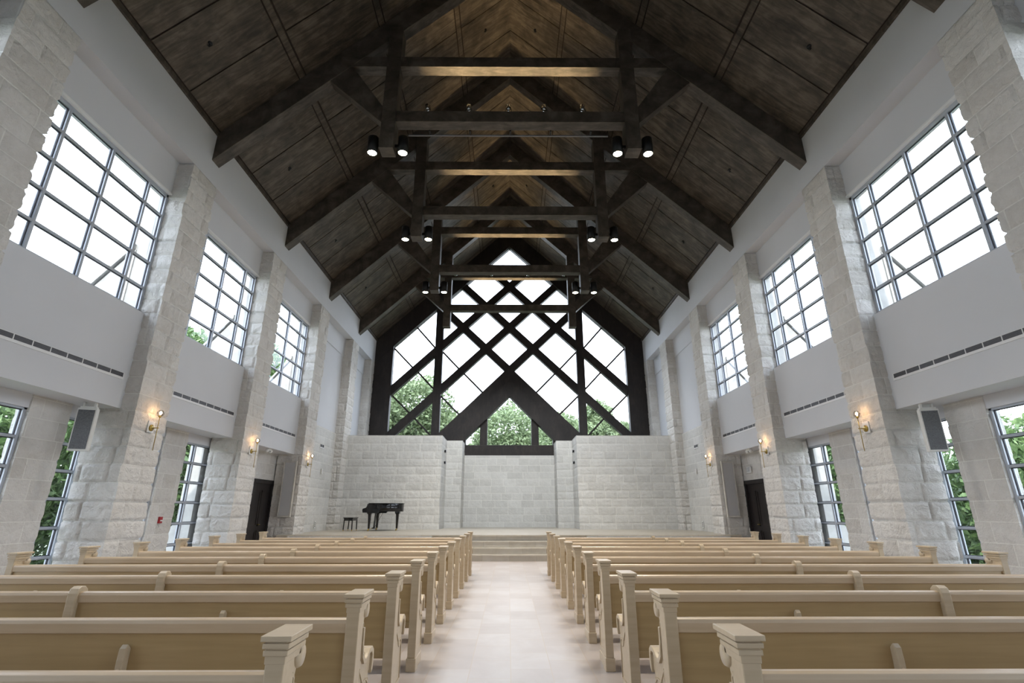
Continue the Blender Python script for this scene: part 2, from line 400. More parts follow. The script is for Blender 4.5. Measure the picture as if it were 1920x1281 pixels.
# ceiling: plywood panels with grooves
def ceiling():
    g = MB(); bk = MB(); tr = MB()
    xs = [7.0, 5.2, 3.36, 1.56, 0.0]
    ys = sorted([8.1 + 4.08 * k + d for k in range(-4, 5) for d in (-.63, .63)])
    ys = [YB] + [y for y in ys if YB + .3 < y < GY - .05] + [GY + .05]
    for s in (-1, 1):
        for a, b in zip(xs, xs[1:]):
            # panel between |x| = a and b, with a batten strip at b
            for ya, yb in zip(ys, ys[1:]):
                gp = .017
                pa, pb = a - (.085 if a < 7 else .06), b + (.085 if b > 0 else .0)
                v = []
                for dz in (0, .03):
                    for (X, Y) in ((pa, ya + gp), (pb, ya + gp), (pb, yb - gp), (pa, yb - gp)):
                        v.append((s * X, Y, zc(X) + dz))
                f = [(0, 1, 2, 3), (7, 6, 5, 4), (0, 4, 5, 1), (1, 5, 6, 2), (2, 6, 7, 3), (3, 7, 4, 0)]
                if s > 0: f = [tuple(reversed(q)) for q in f]
                g.add(v, f)
            if b > 0:
                v = []
                for dz in (-.012, .03):
                    for (X, Y) in ((b + .055, YB), (b - .055, YB), (b - .055, GY), (b + .055, GY)):
                        v.append((s * X, Y, zc(X) + dz))
                f = [(0, 1, 2, 3), (7, 6, 5, 4), (0, 4, 5, 1), (1, 5, 6, 2), (2, 6, 7, 3), (3, 7, 4, 0)]
                if s > 0: f = [tuple(reversed(q)) for q in f]
                g.add(v, f)
        # groove backing and outer roof
        v = [(s * 7.05, YB, zc(7.05) + .03), (0, YB, zc(0) + .03), (0, GY + .1, zc(0) + .03), (s * 7.05, GY + .1, zc(7.05) + .03)]
        v += [(x, y, z + .2) for x, y, z in v]
        f = [(0, 1, 2, 3), (7, 6, 5, 4), (0, 4, 5, 1), (1, 5, 6, 2), (2, 6, 7, 3), (3, 7, 4, 0)]
        if s > 0: f = [tuple(reversed(q)) for q in f]
        bk.add(v, f)
        e = MB(); e.bar((s * 6.97, YB, zc(7) - .03), (s * 6.97, GY, zc(7) - .03), .05, .11)
        e.build('trim_%d' % (2 + (s > 0)), M['timber'], kind='structure')
    g.build('ceiling', M['ceiling'], kind='structure')
    bk.build('roof', M['groove'], kind='structure')
ceiling()

# ------------------------------------------------------------ side walls
SIDE = {-1: 'left', 1: 'right'}
ORD = ['first', 'second', 'third', 'fourth', 'fifth', 'sixth', 'seventh']
wcount = [1]; trimn = [4]
def wname():
    n = 'window_%d' % wcount[0]; wcount[0] += 1; return n
def tname():
    n = 'trim_%d' % trimn[0]; trimn[0] += 1; return n
def side_window(s, xg, y0, y1, z0, z1, mys, mzs, fw=.055, dep=.09):
    """frame, mullions, transoms and one sheet of glass in a wall facing the nave"""
    r = empty(wname(), (s * xg, (y0 + y1) / 2, z0), kind='structure')
    cx, cy, cz = s * xg, (y0 + y1) / 2, z0
    def bx(mb, a, b, c, d, e=None, f=None):
        e = -dep / 2 if e is None else e; f = dep / 2 if f is None else f
        return mb.box(e, f, a - cy, b - cy, c - cz, d - cz)
    fr = MB(); bx(fr, y0, y0 + fw, z0, z1); bx(fr, y1 - fw, y1, z0, z1); bx(fr, y0, y1, z0, z0 + fw); bx(fr, y0, y1, z1 - fw, z1)
    fr.build('frame', M['framegrey'], r, .004)
    for y in mys: bx(MB(), y - .026, y + .026, z0 + fw, z1 - fw).build('mullion', M['framegrey'], r, .004)
    for z in mzs: bx(MB(), y0 + fw, y1 - fw, z - .022, z + .022, -dep / 2 + .004, dep / 2 - .004).build('transom', M['framegrey'], r, .004)
    ga = MB(); Ys = [y0 + fw] + [q for y in mys for q in (y - .026, y + .026)] + [y1 - fw]; Zs = [z0 + fw] + [q for z in mzs for q in (z - .022, z + .022)] + [z1 - fw]
    for i in range(0, len(Ys), 2):
        for j in range(0, len(Zs), 2):
            a, b, c, d = Ys[i], Ys[i + 1], Zs[j], Zs[j + 1]; t = .012
            for (p, q, u, v) in ((a, a + t, c, d), (b - t, b, c, d), (a + t, b - t, c, c + t), (a + t, b - t, d - t, d)):
                bx(ga, p, q, u, v, -.012, .012)
    ga.build('gasket', M['gasket'], r)
    bx(MB(), y0 + .02, y1 - .02, z0 + .02, z1 - .02, -.003, .003).build('glass_pane', M['glass'], r)
    return r
def grille(s, xf, y0, y1, z0, z1, nseg, label):
    r = empty('linear_air_grille', (s * xf, (y0 + y1) / 2, z0), label=label, cat='air vent'); cy = (y0 + y1) / 2
    t = -s * .006
    MB().box(-t, t * 2.0, y0 - cy - .02, y1 - cy + .02, -.045, -.022).build('drip_ledge', M['trimwhite'], r)
    MB().box(-t, t * .3, y0 - cy, y1 - cy, 0, z1 - z0).build('backing', M['gasket'], r)
    fr = MB(); fr.box(-t, t * 1.6, y0 - cy - .02, y1 - cy + .02, -.022, 0).box(-t, t * 1.6, y0 - cy - .02, y1 - cy + .02, z1 - z0, z1 - z0 + .008)
    fr.box(-t, t * 1.6, y0 - cy - .02, y0 - cy, 0, z1 - z0).box(-t, t * 1.6, y1 - cy, y1 - cy + .02, 0, z1 - z0)
    L = (y1 - y0) / nseg
    for i in range(1, nseg): fr.box(-t, t * 1.6, y0 - cy + L * i - .008, y0 - cy + L * i + .008, 0, z1 - z0)
    fr.build('frame', M['trimwhite'], r)
    sl = MB(); n = 5
    for j in range(n):
        zz = (z1 - z0) * (j + .5) / n; sl.box(t * .3, t * 1.4, y0 - cy, y1 - cy, zz - .0035, zz + .0035)
    sl.build('blades', M['steel_grille'], r)
    return r
for s in (-1, 1):
    sd = SIDE[s]
    def B(mb, xa, xb, *r): return mb.box(s * xa, s * xb, *r)
    w = MB()
    # plaster band over the piers, and wall set back behind it
    B(w, 7.0, 7.5, YB, GY + .1, 8.70, ZE + .02)
    B(w, 7.33, 7.6, YB, GY + .1, 7.89, 8.70)
    # bays with windows
    for k in range(0, 5):
        ya, yb = PW[k] + PH, PW[k + 1] - PH
        B(w, 7.28, 7.42, ya - .05, yb + .05, 3.22, 5.13)
    B(w, 7.415, 8.02, YB, 17.5, 3.222, 3.5)
    B(w, 7.86, 8.02, YB, 15.8, 3.0, 3.223)
    # stage bays
    B(w, 7.36, 7.6, PW[5] + .3, PW[6] - .3, 4.51, 7.9)
    B(w, 7.36, 7.6, PW[6] + .2, GY + .1, 4.4, 7.9)
    w.build('wall_' + sd, M['plaster'], kind='structure')
    hd = MB()
    for k in range(0, 5):
        ya, yb = PW[k] + PH, PW[k + 1] - PH
        B(hd, 7.30, 7.46, ya - .02, yb + .02, 7.86, 7.90)
    hd.build(tname(), M['trimwhite'], kind='structure')
    stone('wall_' + sd + '_stone', *sorted((s * 7.32, s * 7.55)), PW[5] + .3, PW[6] - .3, ZF, 4.51, ('x+' if s < 0 else 'x-',), .012, mat=M['stone_smooth'], kind='structure')
    inn = 'x+' if s < 0 else 'x-'
    # main piers
    for k, y in enumerate(PW):
        lab = ['behind the camera end of the nave', 'at the camera end of the nave', 'cut by the photo edge, nearest to the camera',
               'nearest full one, by the hanging speaker', 'between the second and third upper windows', 'carrying the tall acoustic panel beside the door', 'rising by the stage side wall'][k]
        z0 = 0 if y < 20 else ZF
        fc = (inn, 'y-', 'y+') if y < 18 else (inn, 'y-', 'y+')
        if k < 2: fc = (inn,)
        pr_ = stone('stone_pier', *sorted((s * 7.02, s * 7.82)), y - PH + .035, y + PH - .035, z0, 3.4, fc, .040, res=.03 if k > 1 else .08,
              label='rough limestone pier on the %s side, %s' % (sd, lab), cat='pier', group='limestone piers along the nave', kind='structure')
        stone('upper_shaft', *sorted((s * 7.02, s * 7.46)), y - PH + .035, y + PH - .035, 3.4, 8.71, fc, .040, res=.032 if k > 1 else .08, parent=pr_)
        MB().box(s * 7.47, s * 7.84, y - PH + .06, y + PH - .06, 3.5, 8.6).build('outer_shaft', M['stone_dimmed'], pr_)
    stone('stone_pier', *sorted((s * 7.02, s * 7.6)), 24.75, 25.45, ZF, 8.71, (inn, 'y-'), .03, res=.05,
          label='narrow limestone pier on the %s side against the gable window' % sd, cat='pier', kind='structure')
    # outer alcove wall with small piers and lower windows
    outer = [(8.25, 9.02), (11.7, 12.5)]
    for (a, b), q in zip(outer, ('behind the hanging speaker', 'with the second lower window')):
        stone('alcove_pier', *sorted((s * 7.85, s * 8.06)), a, b, 0, 3.22, (inn, 'y-', 'y+'), .02, res=.05,
              label='short limestone pier in the %s alcove %s' % (sd, q), cat='pier', kind='structure')
    # wall with the door
    stone('wall_%s_door_wall' % sd, *sorted((s * 7.87, s * 8.05)), PW[4] + .2, 16.2, 0, 3.22, (inn,), .015, kind='structure')
    stone('wall_%s_door_wall' % sd, *sorted((s * 7.87, s * 8.05)), 16.2, PW[5] - .2, 2.36, 3.22, (inn,), .015, kind='structure')
    # upper windows
    zt = [5.66, 6.22, 6.78, 7.33]
    for k in range(0, 5):
        ya, yb = PW[k] + PH, PW[k + 1] - PH; c = (ya + yb) / 2 + .02
        side_window(s, 7.42, ya - .04, yb + .035, 5.11, 7.88, [c - .99, c, c + .99], zt, fw=.085)
    # lower windows
    zl = [.65, 1.12, 1.6, 2.07, 2.53]
    side_window(s, 7.93, -2.5, 1.4, .12, 3.02, [-1.2, .1], zl)
    side_window(s, 7.93, 2.2, 5.4, .12, 3.02, [3.3, 4.4], zl)
    side_window(s, 7.93, 6.25, 8.24, .12, 3.02, [7.2], zl)
    side_window(s, 7.93, 9.03, 10.4, .12, 3.02, [9.5], zl)
    side_window(s, 7.93, 10.4, 11.69, .12, 3.02, [11.1], zl)
    side_window(s, 7.93, 12.51, 13.9, .12, 3.02, [12.98], zl)
    MB().box(s * 7.86, s * 8.06, YB, PW[4] + .3, 0, .125).build(tname(), M['plaster'], kind='structure')
    # grilles in the plaster between the piers
    for k, q in ((1, 'in the bay nearest the camera'), (2, 'in the large bay by the hanging speaker'), (3, 'in the middle bay'), (4, 'in the bay above the door')):
        ya, yb = PW[k] + PH, PW[k + 1] - PH
        if k == 1: continue
        grille(s, 7.28, ya + .12, yb - .14, 3.785, 3.865, 9, 'long air grille on the %s white wall %s' % (sd, q))
    # door
    d = empty('door_1' if s < 0 else 'door_2', (s * 7.95, 16.9, 0), kind='structure')
    dm = MB().box(-.03, .03, -.68, .70, 0, 2.30)
    dm.build('door_leaf', M['darkdoor'], d)
    i = -s
    mo = MB()
    for za, zb in ((.12, .82), (.95, 2.02)):
        for ya, yb in ((-.56, -.04), (.04, .60)):
            mo.box(i * .03, i * .045, ya, ya + .04, za, zb).box(i * .03, i * .045, yb - .04, yb, za, zb)
            mo.box(i * .03, i * .045, ya, yb, za, za + .04).box(i * .03, i * .045, ya, yb, zb - .04, zb)
    mo.build('moulding', M['darkdoor'], d)
    fm = MB().box(-.03, i * .09, -.70, -.62, 0, 2.36).box(-.03, i * .09, .62, .72, 0, 2.36).box(-.03, i * .09, -.7, .72, 2.24, 2.36)
    fm.build('door_frame', M['darkdoor'], d, .005)
    MB().tube([(i * .05, .0, 1.0), (i * .10, .0, 1.0), (i * .10, .1, 1.0)], .01).build('door_handle', M['brass'], d)
    # exterior buttress masonry beyond the windows
    for k in range(1, 6):
        y = PW[k]
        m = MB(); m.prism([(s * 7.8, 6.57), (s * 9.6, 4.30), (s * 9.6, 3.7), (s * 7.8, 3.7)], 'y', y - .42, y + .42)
        m.build('raking_buttress', M['stone_dimmed'], kind='structure')
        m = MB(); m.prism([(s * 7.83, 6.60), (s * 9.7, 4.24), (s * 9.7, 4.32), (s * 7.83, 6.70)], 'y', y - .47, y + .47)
        m.build('buttress_coping', M['stone_dimmed'], kind='structure')
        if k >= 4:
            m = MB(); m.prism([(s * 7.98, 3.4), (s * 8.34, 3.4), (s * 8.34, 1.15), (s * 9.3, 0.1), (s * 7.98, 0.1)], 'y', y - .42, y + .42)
            m.build('outdoor_buttress', M['stone_dimmed'], kind='structure')
    # outdoor eave
    MB().box(s * 7.5, s * 7.6, YB, GY, 7.88, ZE).build('eave_wall', M['stone_dimmed'], kind='structure')

# rear wall (behind the camera) with a wide window
rw = MB(); rw.box(-8.1, 8.1, YB - .2, YB, 0, 10.0)
rw.prism([(-7.1, 10.0), (7.1, 10.0), (0, 16.8)], 'y', YB - .2, YB)
rw.build('wall_rear', M['plaster'], kind='structure')

# ------------------------------------------------------------ stage back walls
for s in (-1, 1):
    sd = SIDE[s]; inn = 'x+' if s < 0 else 'x-'
    stone('wall_back_%s' % sd, *sorted((s * 2.93, s * 7.1)), 22.28, 24.1, ZF, 4.53, (inn, 'y-'), .02, res=.045, mat=M['stone_smooth'], kind='structure')
    stone('wall_back_%s_return' % sd, *sorted((s * 2.2, s * 2.98)), 24.0, 25.45, ZF, 4.53, (inn, 'y-'), .02, res=.045, mat=M['stone_smooth'], kind='structure')
    MB().box(s * 2.94, s * 7.4, 24.05, 25.7, ZF, 4.5).build('wall_back_%s_fill' % sd, M['stone_dimmed'], kind='structure')
    MB().box(s * 2.2, s * 7.6, 25.45, 25.9, ZF, 4.9).build('wall_back_%s_fill' % sd, M['stone_dimmed'], kind='structure')
    for z, q in ((3.95, 'upper'), (3.45, 'lower')):
        f = empty('niche_light', (s * 2.86, 23.2, z), label='%s of the two small dark lights on the %s stage wall return' % (q, sd), cat='lamp')
        i = -s
        MB().box(i * -.06, i * .02, -.09, .09, -.05, .05).build('housing', M['blackmetal'], f, .006)
        MB().lathe([(0, i * .02), (.035, i * .02), (.035, i * .03), (0, i * .03)], axis='x').build('lens', M['framegrey'], f)
stone('wall_back_center', -2.3, 2.3, 25.28, 25.6, ZF, 3.98, ('y-',), .008, mat=M['stone_smooth'], kind='structure')

# ------------------------------------------------------------ gable window
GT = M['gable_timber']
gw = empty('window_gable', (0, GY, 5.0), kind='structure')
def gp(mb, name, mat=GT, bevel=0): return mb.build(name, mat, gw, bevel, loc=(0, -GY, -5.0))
ya, yb = GY - .06, GY + .22
for s in (-1, 1):
    gp(MB().box(s * 6.08, s * 7.1, ya - .08, yb - .01, 4.4, 9.9), 'side_jamb')
    a = MB(); a.prism([(s * 7.1, 8.62), (0, 15.50), (0, 16.75), (s * 7.1, 9.95)], 'y', ya - .1, yb); gp(a, 'gable_board')
    a = MB(); a.prism([(s * 6.05, 9.66), (0, 15.46), (0, 15.53), (s * 6.05, 9.73)], 'y', ya + .0, yb); gp(a, 'gable_stop')
    x0, x1 = (3.51, 3.91); gp(MB().box(s * x0, s * x1, ya - .04, yb, 4.5, 12.2), 'mullion_post')
    # low inner gable
    b = MB(); b.prism([(s * 4.3, 8.52 - .98 * 4.3), (0, 8.52), (0, 7.75), (s * 3.5, 7.75 - 3.5)], 'y', ya - .10, yb); gp(b, 'inner_rafter')
    b = MB(); b.prism([(s * 3.5, 7.78 - 3.5), (0, 7.78), (0, 6.92), (s * 2.6, 6.92 - 2.6)], 'y', ya - .22, yb); gp(b, 'inner_rafter')
    gp(MB().box(s * 1.10, s * 1.46, ya - .06, yb, 4.4, 6.0), 'inner_post')
    gp(MB().box(s * 2.16, s * 2.6, ya - .14, yb, 3.98, 4.9), 'inner_post')
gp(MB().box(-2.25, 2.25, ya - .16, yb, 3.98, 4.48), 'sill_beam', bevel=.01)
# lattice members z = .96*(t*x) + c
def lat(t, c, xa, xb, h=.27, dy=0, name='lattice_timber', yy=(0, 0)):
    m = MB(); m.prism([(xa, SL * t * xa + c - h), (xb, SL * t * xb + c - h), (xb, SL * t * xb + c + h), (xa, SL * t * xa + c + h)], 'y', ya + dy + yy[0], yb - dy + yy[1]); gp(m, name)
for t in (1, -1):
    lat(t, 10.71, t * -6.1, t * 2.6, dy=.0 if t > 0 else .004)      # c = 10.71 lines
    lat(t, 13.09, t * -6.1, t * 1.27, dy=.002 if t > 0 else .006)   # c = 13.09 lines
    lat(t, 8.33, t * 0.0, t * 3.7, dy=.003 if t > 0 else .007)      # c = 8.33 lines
# thin muntins of the opposite hand
def thin(x0, z0, x1, z1):
    for s in (-1, 1):
        m = MB(); m.bar((s * x0, GY + .08, z0), (s * x1, GY + .08, z1), .085, .06, up=(0, 1, 0)); gp(m, 'muntin')
thin(4.93, 10.72, 3.85, 9.5); thin(6.12, 9.6, 4.95, 8.4); thin(4.75, 8.25, 3.85, 7.3); thin(6.0, 7.0, 4.9, 5.95); thin(4.8, 5.85, 3.85, 4.88)
thin(3.55, 9.4, 2.55, 8.35); thin(2.4, 8.22, 1.3, 7.1); thin(3.55, 7.02, 2.45, 5.95)
g = MB(); g.prism([(-6.3, 4.3), (6.3, 4.3), (6.3, 9.5), (0, 15.6), (-6.3, 9.5)], 'y', GY + .13, GY + .14); gp(g, 'glass_pane', M['glass'])

# ------------------------------------------------------------ roof trusses
def truss(i, y):
    names = ['cut by the top edge of the photo', 'nearest complete one, with five small spotlights on its lower beam', 'second complete one', 'third complete one', 'farthest one, in front of the lattice gable window']
    r = empty('roof_truss', (0, y, 0), label='dark timber roof truss, %s' % names[i], cat='roof truss', group='dark timber roof trusses')
    for s in (-1, 1):
        m = MB(); m.prism([(s * 7.0, 9.21), (0, 15.93), (0, 16.68), (s * 7.0, 9.96)], 'y', 0, .31); m.build('rafter', M['timber'], r, .008)
        m = MB().box(s * 2.78, s * 3.12, -.03, .33, 9.56, 13.35)
        m.build('hanging_post', M['timber'], r, .008)
        m = MB(); m.prism([(s * 4.30, 12.0), (s * 4.62, 11.55), (s * 3.0, 10.30), (s * 3.0, 10.74)], 'y', .02, .29)
        m = MB(); m.prism([(s * 4.02, 12.12), (s * 4.52, 11.62), (s * 3.10, 10.32), (s * 3.10, 10.78)], 'y', .02, .29)
        m.build('knee_brace', M['timber'], r, .008)
    MB().box(-4.0, 4.0, .01, .30, 12.07, 12.39).build('upper_tie_beam', M['timber'], r, .008)
    MB().box(-2.79, 2.79, .01, .31, 10.36, 10.68).build('lower_tie_beam', M['timber'], r, .008)
    return r
for i, y in enumerate(TY): truss(i, y)

# cylinder downlights either side of each hanging post
def downlight():
    r = empty('cylinder_downlight', (0, 0, 0))
    MB().lathe([(0, .44), (.118, .44), (.125, .43), (.125, .0), (.108, .0), (.108, .03), (0, .03)], n=24).build('housing', M['blackmetal'], r)
    MB().lathe([(0, .012), (.105, .012), (.105, .022), (0, .022)], n=24).build('lens', M['lamp'], r)
    MB().box(.10, .20, -.02, .02, .16, .24).build('bracket', M['blackmetal'], r)
    return r
proto = downlight(); first = True
tn = ['on the cut-off top truss', 'on the nearest complete truss', 'on the second complete truss', 'on the third complete truss']
for i in range(4):
    for s in (-1, 1):
        for inner in (0, 1):
            o = proto if first else copy_tree(proto); first = False
            xx = s * (2.58 if inner else 3.31)
            o.location = (xx, TY[i] + .14, 9.53)
            o.rotation_euler[2] = 0 if (abs(xx) < 2.95) == (xx > 0) else pi
            tag(o, 'black cylinder downlight %s, %s of %s post' % (tn[i], 'inner side' if inner else 'outer side', SIDE[s]), 'downlight', 'black cylinder downlights on the truss posts')
            d = bpy.data.lights.new('downlight_lamp', 'SPOT'); d.energy = 330; d.color = (1, .90, .76); d.spot_size = radians(75); d.spot_blend = .6; d.shadow_soft_size = .1
            l = bpy.data.objects.new('downlight_lamp', d); COL.objects.link(l); l.location = (xx, TY[i] + .14, 9.50)
# uplights: five heads on the nearest truss, light bars on the others
def uplight():
    r = empty('adjustable_spotlight', (0, 0, 0))
    MB().lathe([(0, 0), (.05, 0), (.05, .02), (0, .02)]).build('base', M['blackmetal'], r)
    MB().tube([(-.07, 0, .02), (-.075, 0, .14), (-.06, 0, .19)], .007).tube([(.07, 0, .02), (.075, 0, .14), (.06, 0, .19)], .007).box(-.075, .075, -.008, .008, .012, .024).build('yoke', M['blackmetal'], r)
    MB().lathe([(0, .10), (.035, .11), (.055, .15), (.062, .26), (.052, .26), (.045, .24), (0, .23)], n=18).build('head', M['chrome'], r)
    return r
pu = uplight()
for k, x in enumerate([-2.05, -1.03, -.05, .83, 1.78]):
    o = pu if k == 0 else copy_tree(pu)
    o.location = (x, TY[1] + .11, 10.68)
    tag(o, 'small chrome spotlight on the nearest lower beam, %s' % ['leftmost of five', 'second from the left', 'middle of five', 'second from the right', 'rightmost of five'][k], 'spotlight', 'small spotlights on the nearest lower beam')
tr = empty('conduit_track', (0, TY[1] + .45, 10.32), label='thin grey track slung behind the nearest lower beam', cat='lighting track')
MB().box(-2.55, 2.45, -.02, .02, -.015, .015).build('rail', M['steel_grille'], tr)
for x in (-2.0, -1.0, 0, 1.0, 2.0): MB().box(x - .02, x + .02, -.16, .0, .0, .03).build('clip', M['blackmetal'], tr)
for i in range(0, 5):
    b = empty('uplight_bar', (0, TY[i] + .265, 10.68), label='slim light bar lying on the lower beam of the %s truss' % ['cut-off', 'nearest complete', 'second complete', 'third complete', 'farthest'][i], cat='lamp')
    MB().box(-2.3, 2.3, -.022, .022, 0, .04).build('housing', M['blackmetal'], b)
    MB().box(-2.28, 2.28, -.016, .016, .04, .046).build('diffuser', M['white_plastic'], b)
    for x in (-1.6, -.8, 0, .8, 1.6):
        d = bpy.data.lights.new('uplight_lamp', 'SPOT'); d.energy = 120; d.color = (1, .76, .42); d.spot_size = radians(64); d.spot_blend = 1.0; d.shadow_soft_size = .04
        l = bpy.data.objects.new('uplight_lamp', d); COL.objects.link(l); l.location = (x, TY[i] + .22, 10.75); l.rotation_euler = (pi, 0, 0)
# added spotlights, unseen behind the third complete truss, to brighten the stage walls
for k2, x in enumerate((-2.2, -.75, .75, 2.2)):
    o = copy_tree(pu); o.location = (x, TY[3] + .36, 10.62); o.rotation_euler = (radians(-118), 0, 0)
    tag(o, 'added unseen spotlight behind the third complete truss beam, %s' % ['leftmost', 'left of centre', 'right of centre', 'rightmost'][k2], 'spotlight', 'added unseen spotlights behind the third complete truss')
    d = bpy.data.lights.new('added_stage_fill', 'SPOT'); d.energy = 520; d.color = (.93, .97, 1.0); d.spot_size = radians(80); d.spot_blend = .9; d.shadow_soft_size = .08
    l = bpy.data.objects.new('added_stage_fill', d); COL.objects.link(l); l.location = (x, TY[3] + .72, 10.35)
    l.rotation_euler = Vector((x * 1.1, 4.4, -7.6)).to_track_quat('-Z', 'Y').to_euler()
# sprinkler heads
sp = MB().lathe([(0, -.07), (.03, -.07), (.012, -.045), (.012, -.02), (.055, -.012), (.055, .01), (0, .01)], n=14).build('sprinkler_head', M['blackmetal'])
firsts = True
for bi in range(0, 4):
    for s in (-1, 1):
        for x, q in ((6.28, 'near the eave on'), (.80, 'near the ridge on')):
            y = 8.1 + 4.06 * bi
            o = sp if firsts else sp.copy()
            if not firsts: COL.objects.link(o)
            firsts = False
            o.location = (s * x, y, zc(x)); tag(o, 'sprinkler head %s %s ceiling slope, %s bay from the camera' % (q, SIDE[s], ORD[bi]), 'sprinkler', 'black sprinkler heads on the ceiling')

# ------------------------------------------------------------ wall sconces
def sconce():
    r = empty('wall_sconce')
    MB().box(0, .02, -.09, .09, -.09, .13).build('white_block', M['trimwhite'], r, .004)
    MB().lathe([(0, .02), (.062, .02), (.062, .04), (0, .04)], axis='x', n=24).build('backplate', M['brass'], r)
    MB().tube([(.04, 0, 0), (.17, 0, 0)], .009).build('arm', M['brass'], r)
    MB().tube([(.145, 0, -.43), (.145, 0, .22)], .007).build('rod', M['brass'], r)
    MB().lathe([(0, .20), (.012, .20), (.034, .225), (.02, .23), (0, .23)], (.145, 0, 0)).build('cup', M['brass'], r)
    prof = [(.001, .225)] + [(.065 * sin(a), .285 - .065 * cos(a)) for a in np.linspace(.4, pi - .4, 9)] + [(.001, .345)]
    MB().lathe(prof, (.145, 0, 0), n=20).build('glass_globe', M['globe'], r)
    MB().lathe([(.001, .25), (.018, .27), (.022, .29), (.015, .31), (.001, .325)], (.145, 0, 0), n=12).build('bulb', M['bulb'], r)
    return r
ps = sconce(); f1 = True
for k, q in ((3, 'on the nearest full pier'), (4, 'on the second pier'), (5, 'on the pier by the door')):
    for s in (-1, 1):
        o = ps if f1 else copy_tree(ps); f1 = False
        o.location = (s * 6.985, PW[k] + .02, 2.93); o.rotation_euler[2] = 0 if s < 0 else pi
        tag(o, 'lit brass globe sconce %s, %s side' % (q, SIDE[s]), 'wall lamp', 'brass globe sconces on the piers')
        d = bpy.data.lights.new('sconce_lamp', 'POINT'); d.energy = 5; d.color = (1, .55, .25); d.shadow_soft_size = .02
        l = bpy.data.objects.new('sconce_lamp', d); COL.objects.link(l); l.location = (s * 6.84, PW[k] + .02, 3.215)

# ------------------------------------------------------------ wall fittings
for s in (-1, 1):
    sd = SIDE[s]; i = -s
    r = empty('hanging_loudspeaker', (s * 7.42, 8.86, 2.38), label='white loudspeaker with grey grille hung under the %s wall beam' % sd, cat='loudspeaker')
    r.rotation_euler[2] = radians(-s * 17)
    MB().box(-.145, .145, 0, .11, 0, .74).build('cabinet', M['white_plastic'], r, .008)
    MB().box(-.122, .122, -.012, 0, .03, .705).build('front_grille', M['speaker_grey'], r, .002)
    MB().box(-.12, .12, .02, .12, .74, .77).box(-.10, -.07, .04, .1, .77, .84).box(.07, .10, .04, .1, .77, .84).build('bracket', M['white_plastic'], r)
    r = empty('acoustic_panel', (s * 7.31, 17.40, 1.24), label='tall grey acoustic panel set in the %s pier beside the dark door' % sd, cat='speaker panel')
    MB().box(-.205, .205, .0, .07, -.03, 1.75).box(-.205, -.172, -.02, .0, -.03, 1.75).box(.172, .205, -.02, .0, -.03, 1.75).box(-.172, .172, -.02, 0, 1.715, 1.75).box(-.172, .172, -.02, 0, -.03, .005).build('frame', M['framebeige'], r, .004)
    MB().box(-.165, .165, -.012, .01, .02, 1.70).build('fabric', M['fabric_grey'], r)
    r = empty('emergency_light', (s * 7.40, 15.88, 3.22), label='small white twin head emergency light under the %s beam by the door' % sd, cat='emergency light')
    MB().box(-.04, .04, -.10, .10, -.05, 0).build('body', M['white_plastic'], r, .005)
    for q in (-.12, .12): MB().lathe([(0, -.03), (.045, -.03), (.055, .02), (0, .03)], (0, q, -.07), axis='y', n=14).build('lamp_head', M['white_plastic'], r)
    r = grille(s, 7.305, 19.88, 20.28, 3.76, 3.86, 2, 'short two-part air grille on the %s stage side wall' % sd)
    r.name = 'air_grille'
    r = empty('thermostat', (s * 7.30, 20.28, 2.76), label='small white box on the %s stage side wall' % sd, cat='wall box')
    MB().box(0, i * .05, -.04, .04, 0, .2).build('cover', M['white_plastic'], r, .008)
    MB().box(i * .05, i * .056, -.02, .02, .05, .15).build('face', M['trimwhite'], r)
    r = empty('power_outlet', (s * 7.30, 20.22, .80), label='low white outlet plate on the %s stage side wall' % sd, cat='outlet')
    MB().box(0, i * .022, -.06, .06, 0, .24).build('plate', M['white_plastic'], r, .004)
    for z in (.04, .10, .16): MB().box(i * .022, i * .027, -.022, .022, z, z + .045).build('socket', M['blackmetal'], r)
r = empty('fire_alarm_pull', (-7.84, 12.06, 1.14), label='red fire alarm pull station on the left alcove pier', cat='fire alarm')
MB().box(0, .05, -.05, .05, 0, .14).build('body', M['red'], r, .006)
MB().box(.05, .062, -.035, .035, .045, .07).build('handle', M['white_plastic'], r, .002)
r = empty('exit_sign', (7.84, 16.98, 2.58), label='small white exit sign on the wall above the right dark door', cat='sign')
MB().box(-.04, 0, -.15, .15, 0, .2).build('housing', M['white_plastic'], r, .006)
lt = MB()
def stroke(y0, z0, y1, z1): lt.bar((-.042, -y0, z0), (-.042, -y1, z1), .012, .004, up=(1, 0, 0))
for q in ((-.12, .04, -.12, .16), (-.12, .155, -.07, .155), (-.12, .1, -.08, .1), (-.12, .045, -.07, .045), (-.05, .04, .01, .16), (-.05, .16, .01, .04), (.03, .04, .03, .16), (.05, .155, .12, .155), (.085, .04, .085, .155)):
    stroke(*q)
lt.build('lettering', M['framegrey'], r)

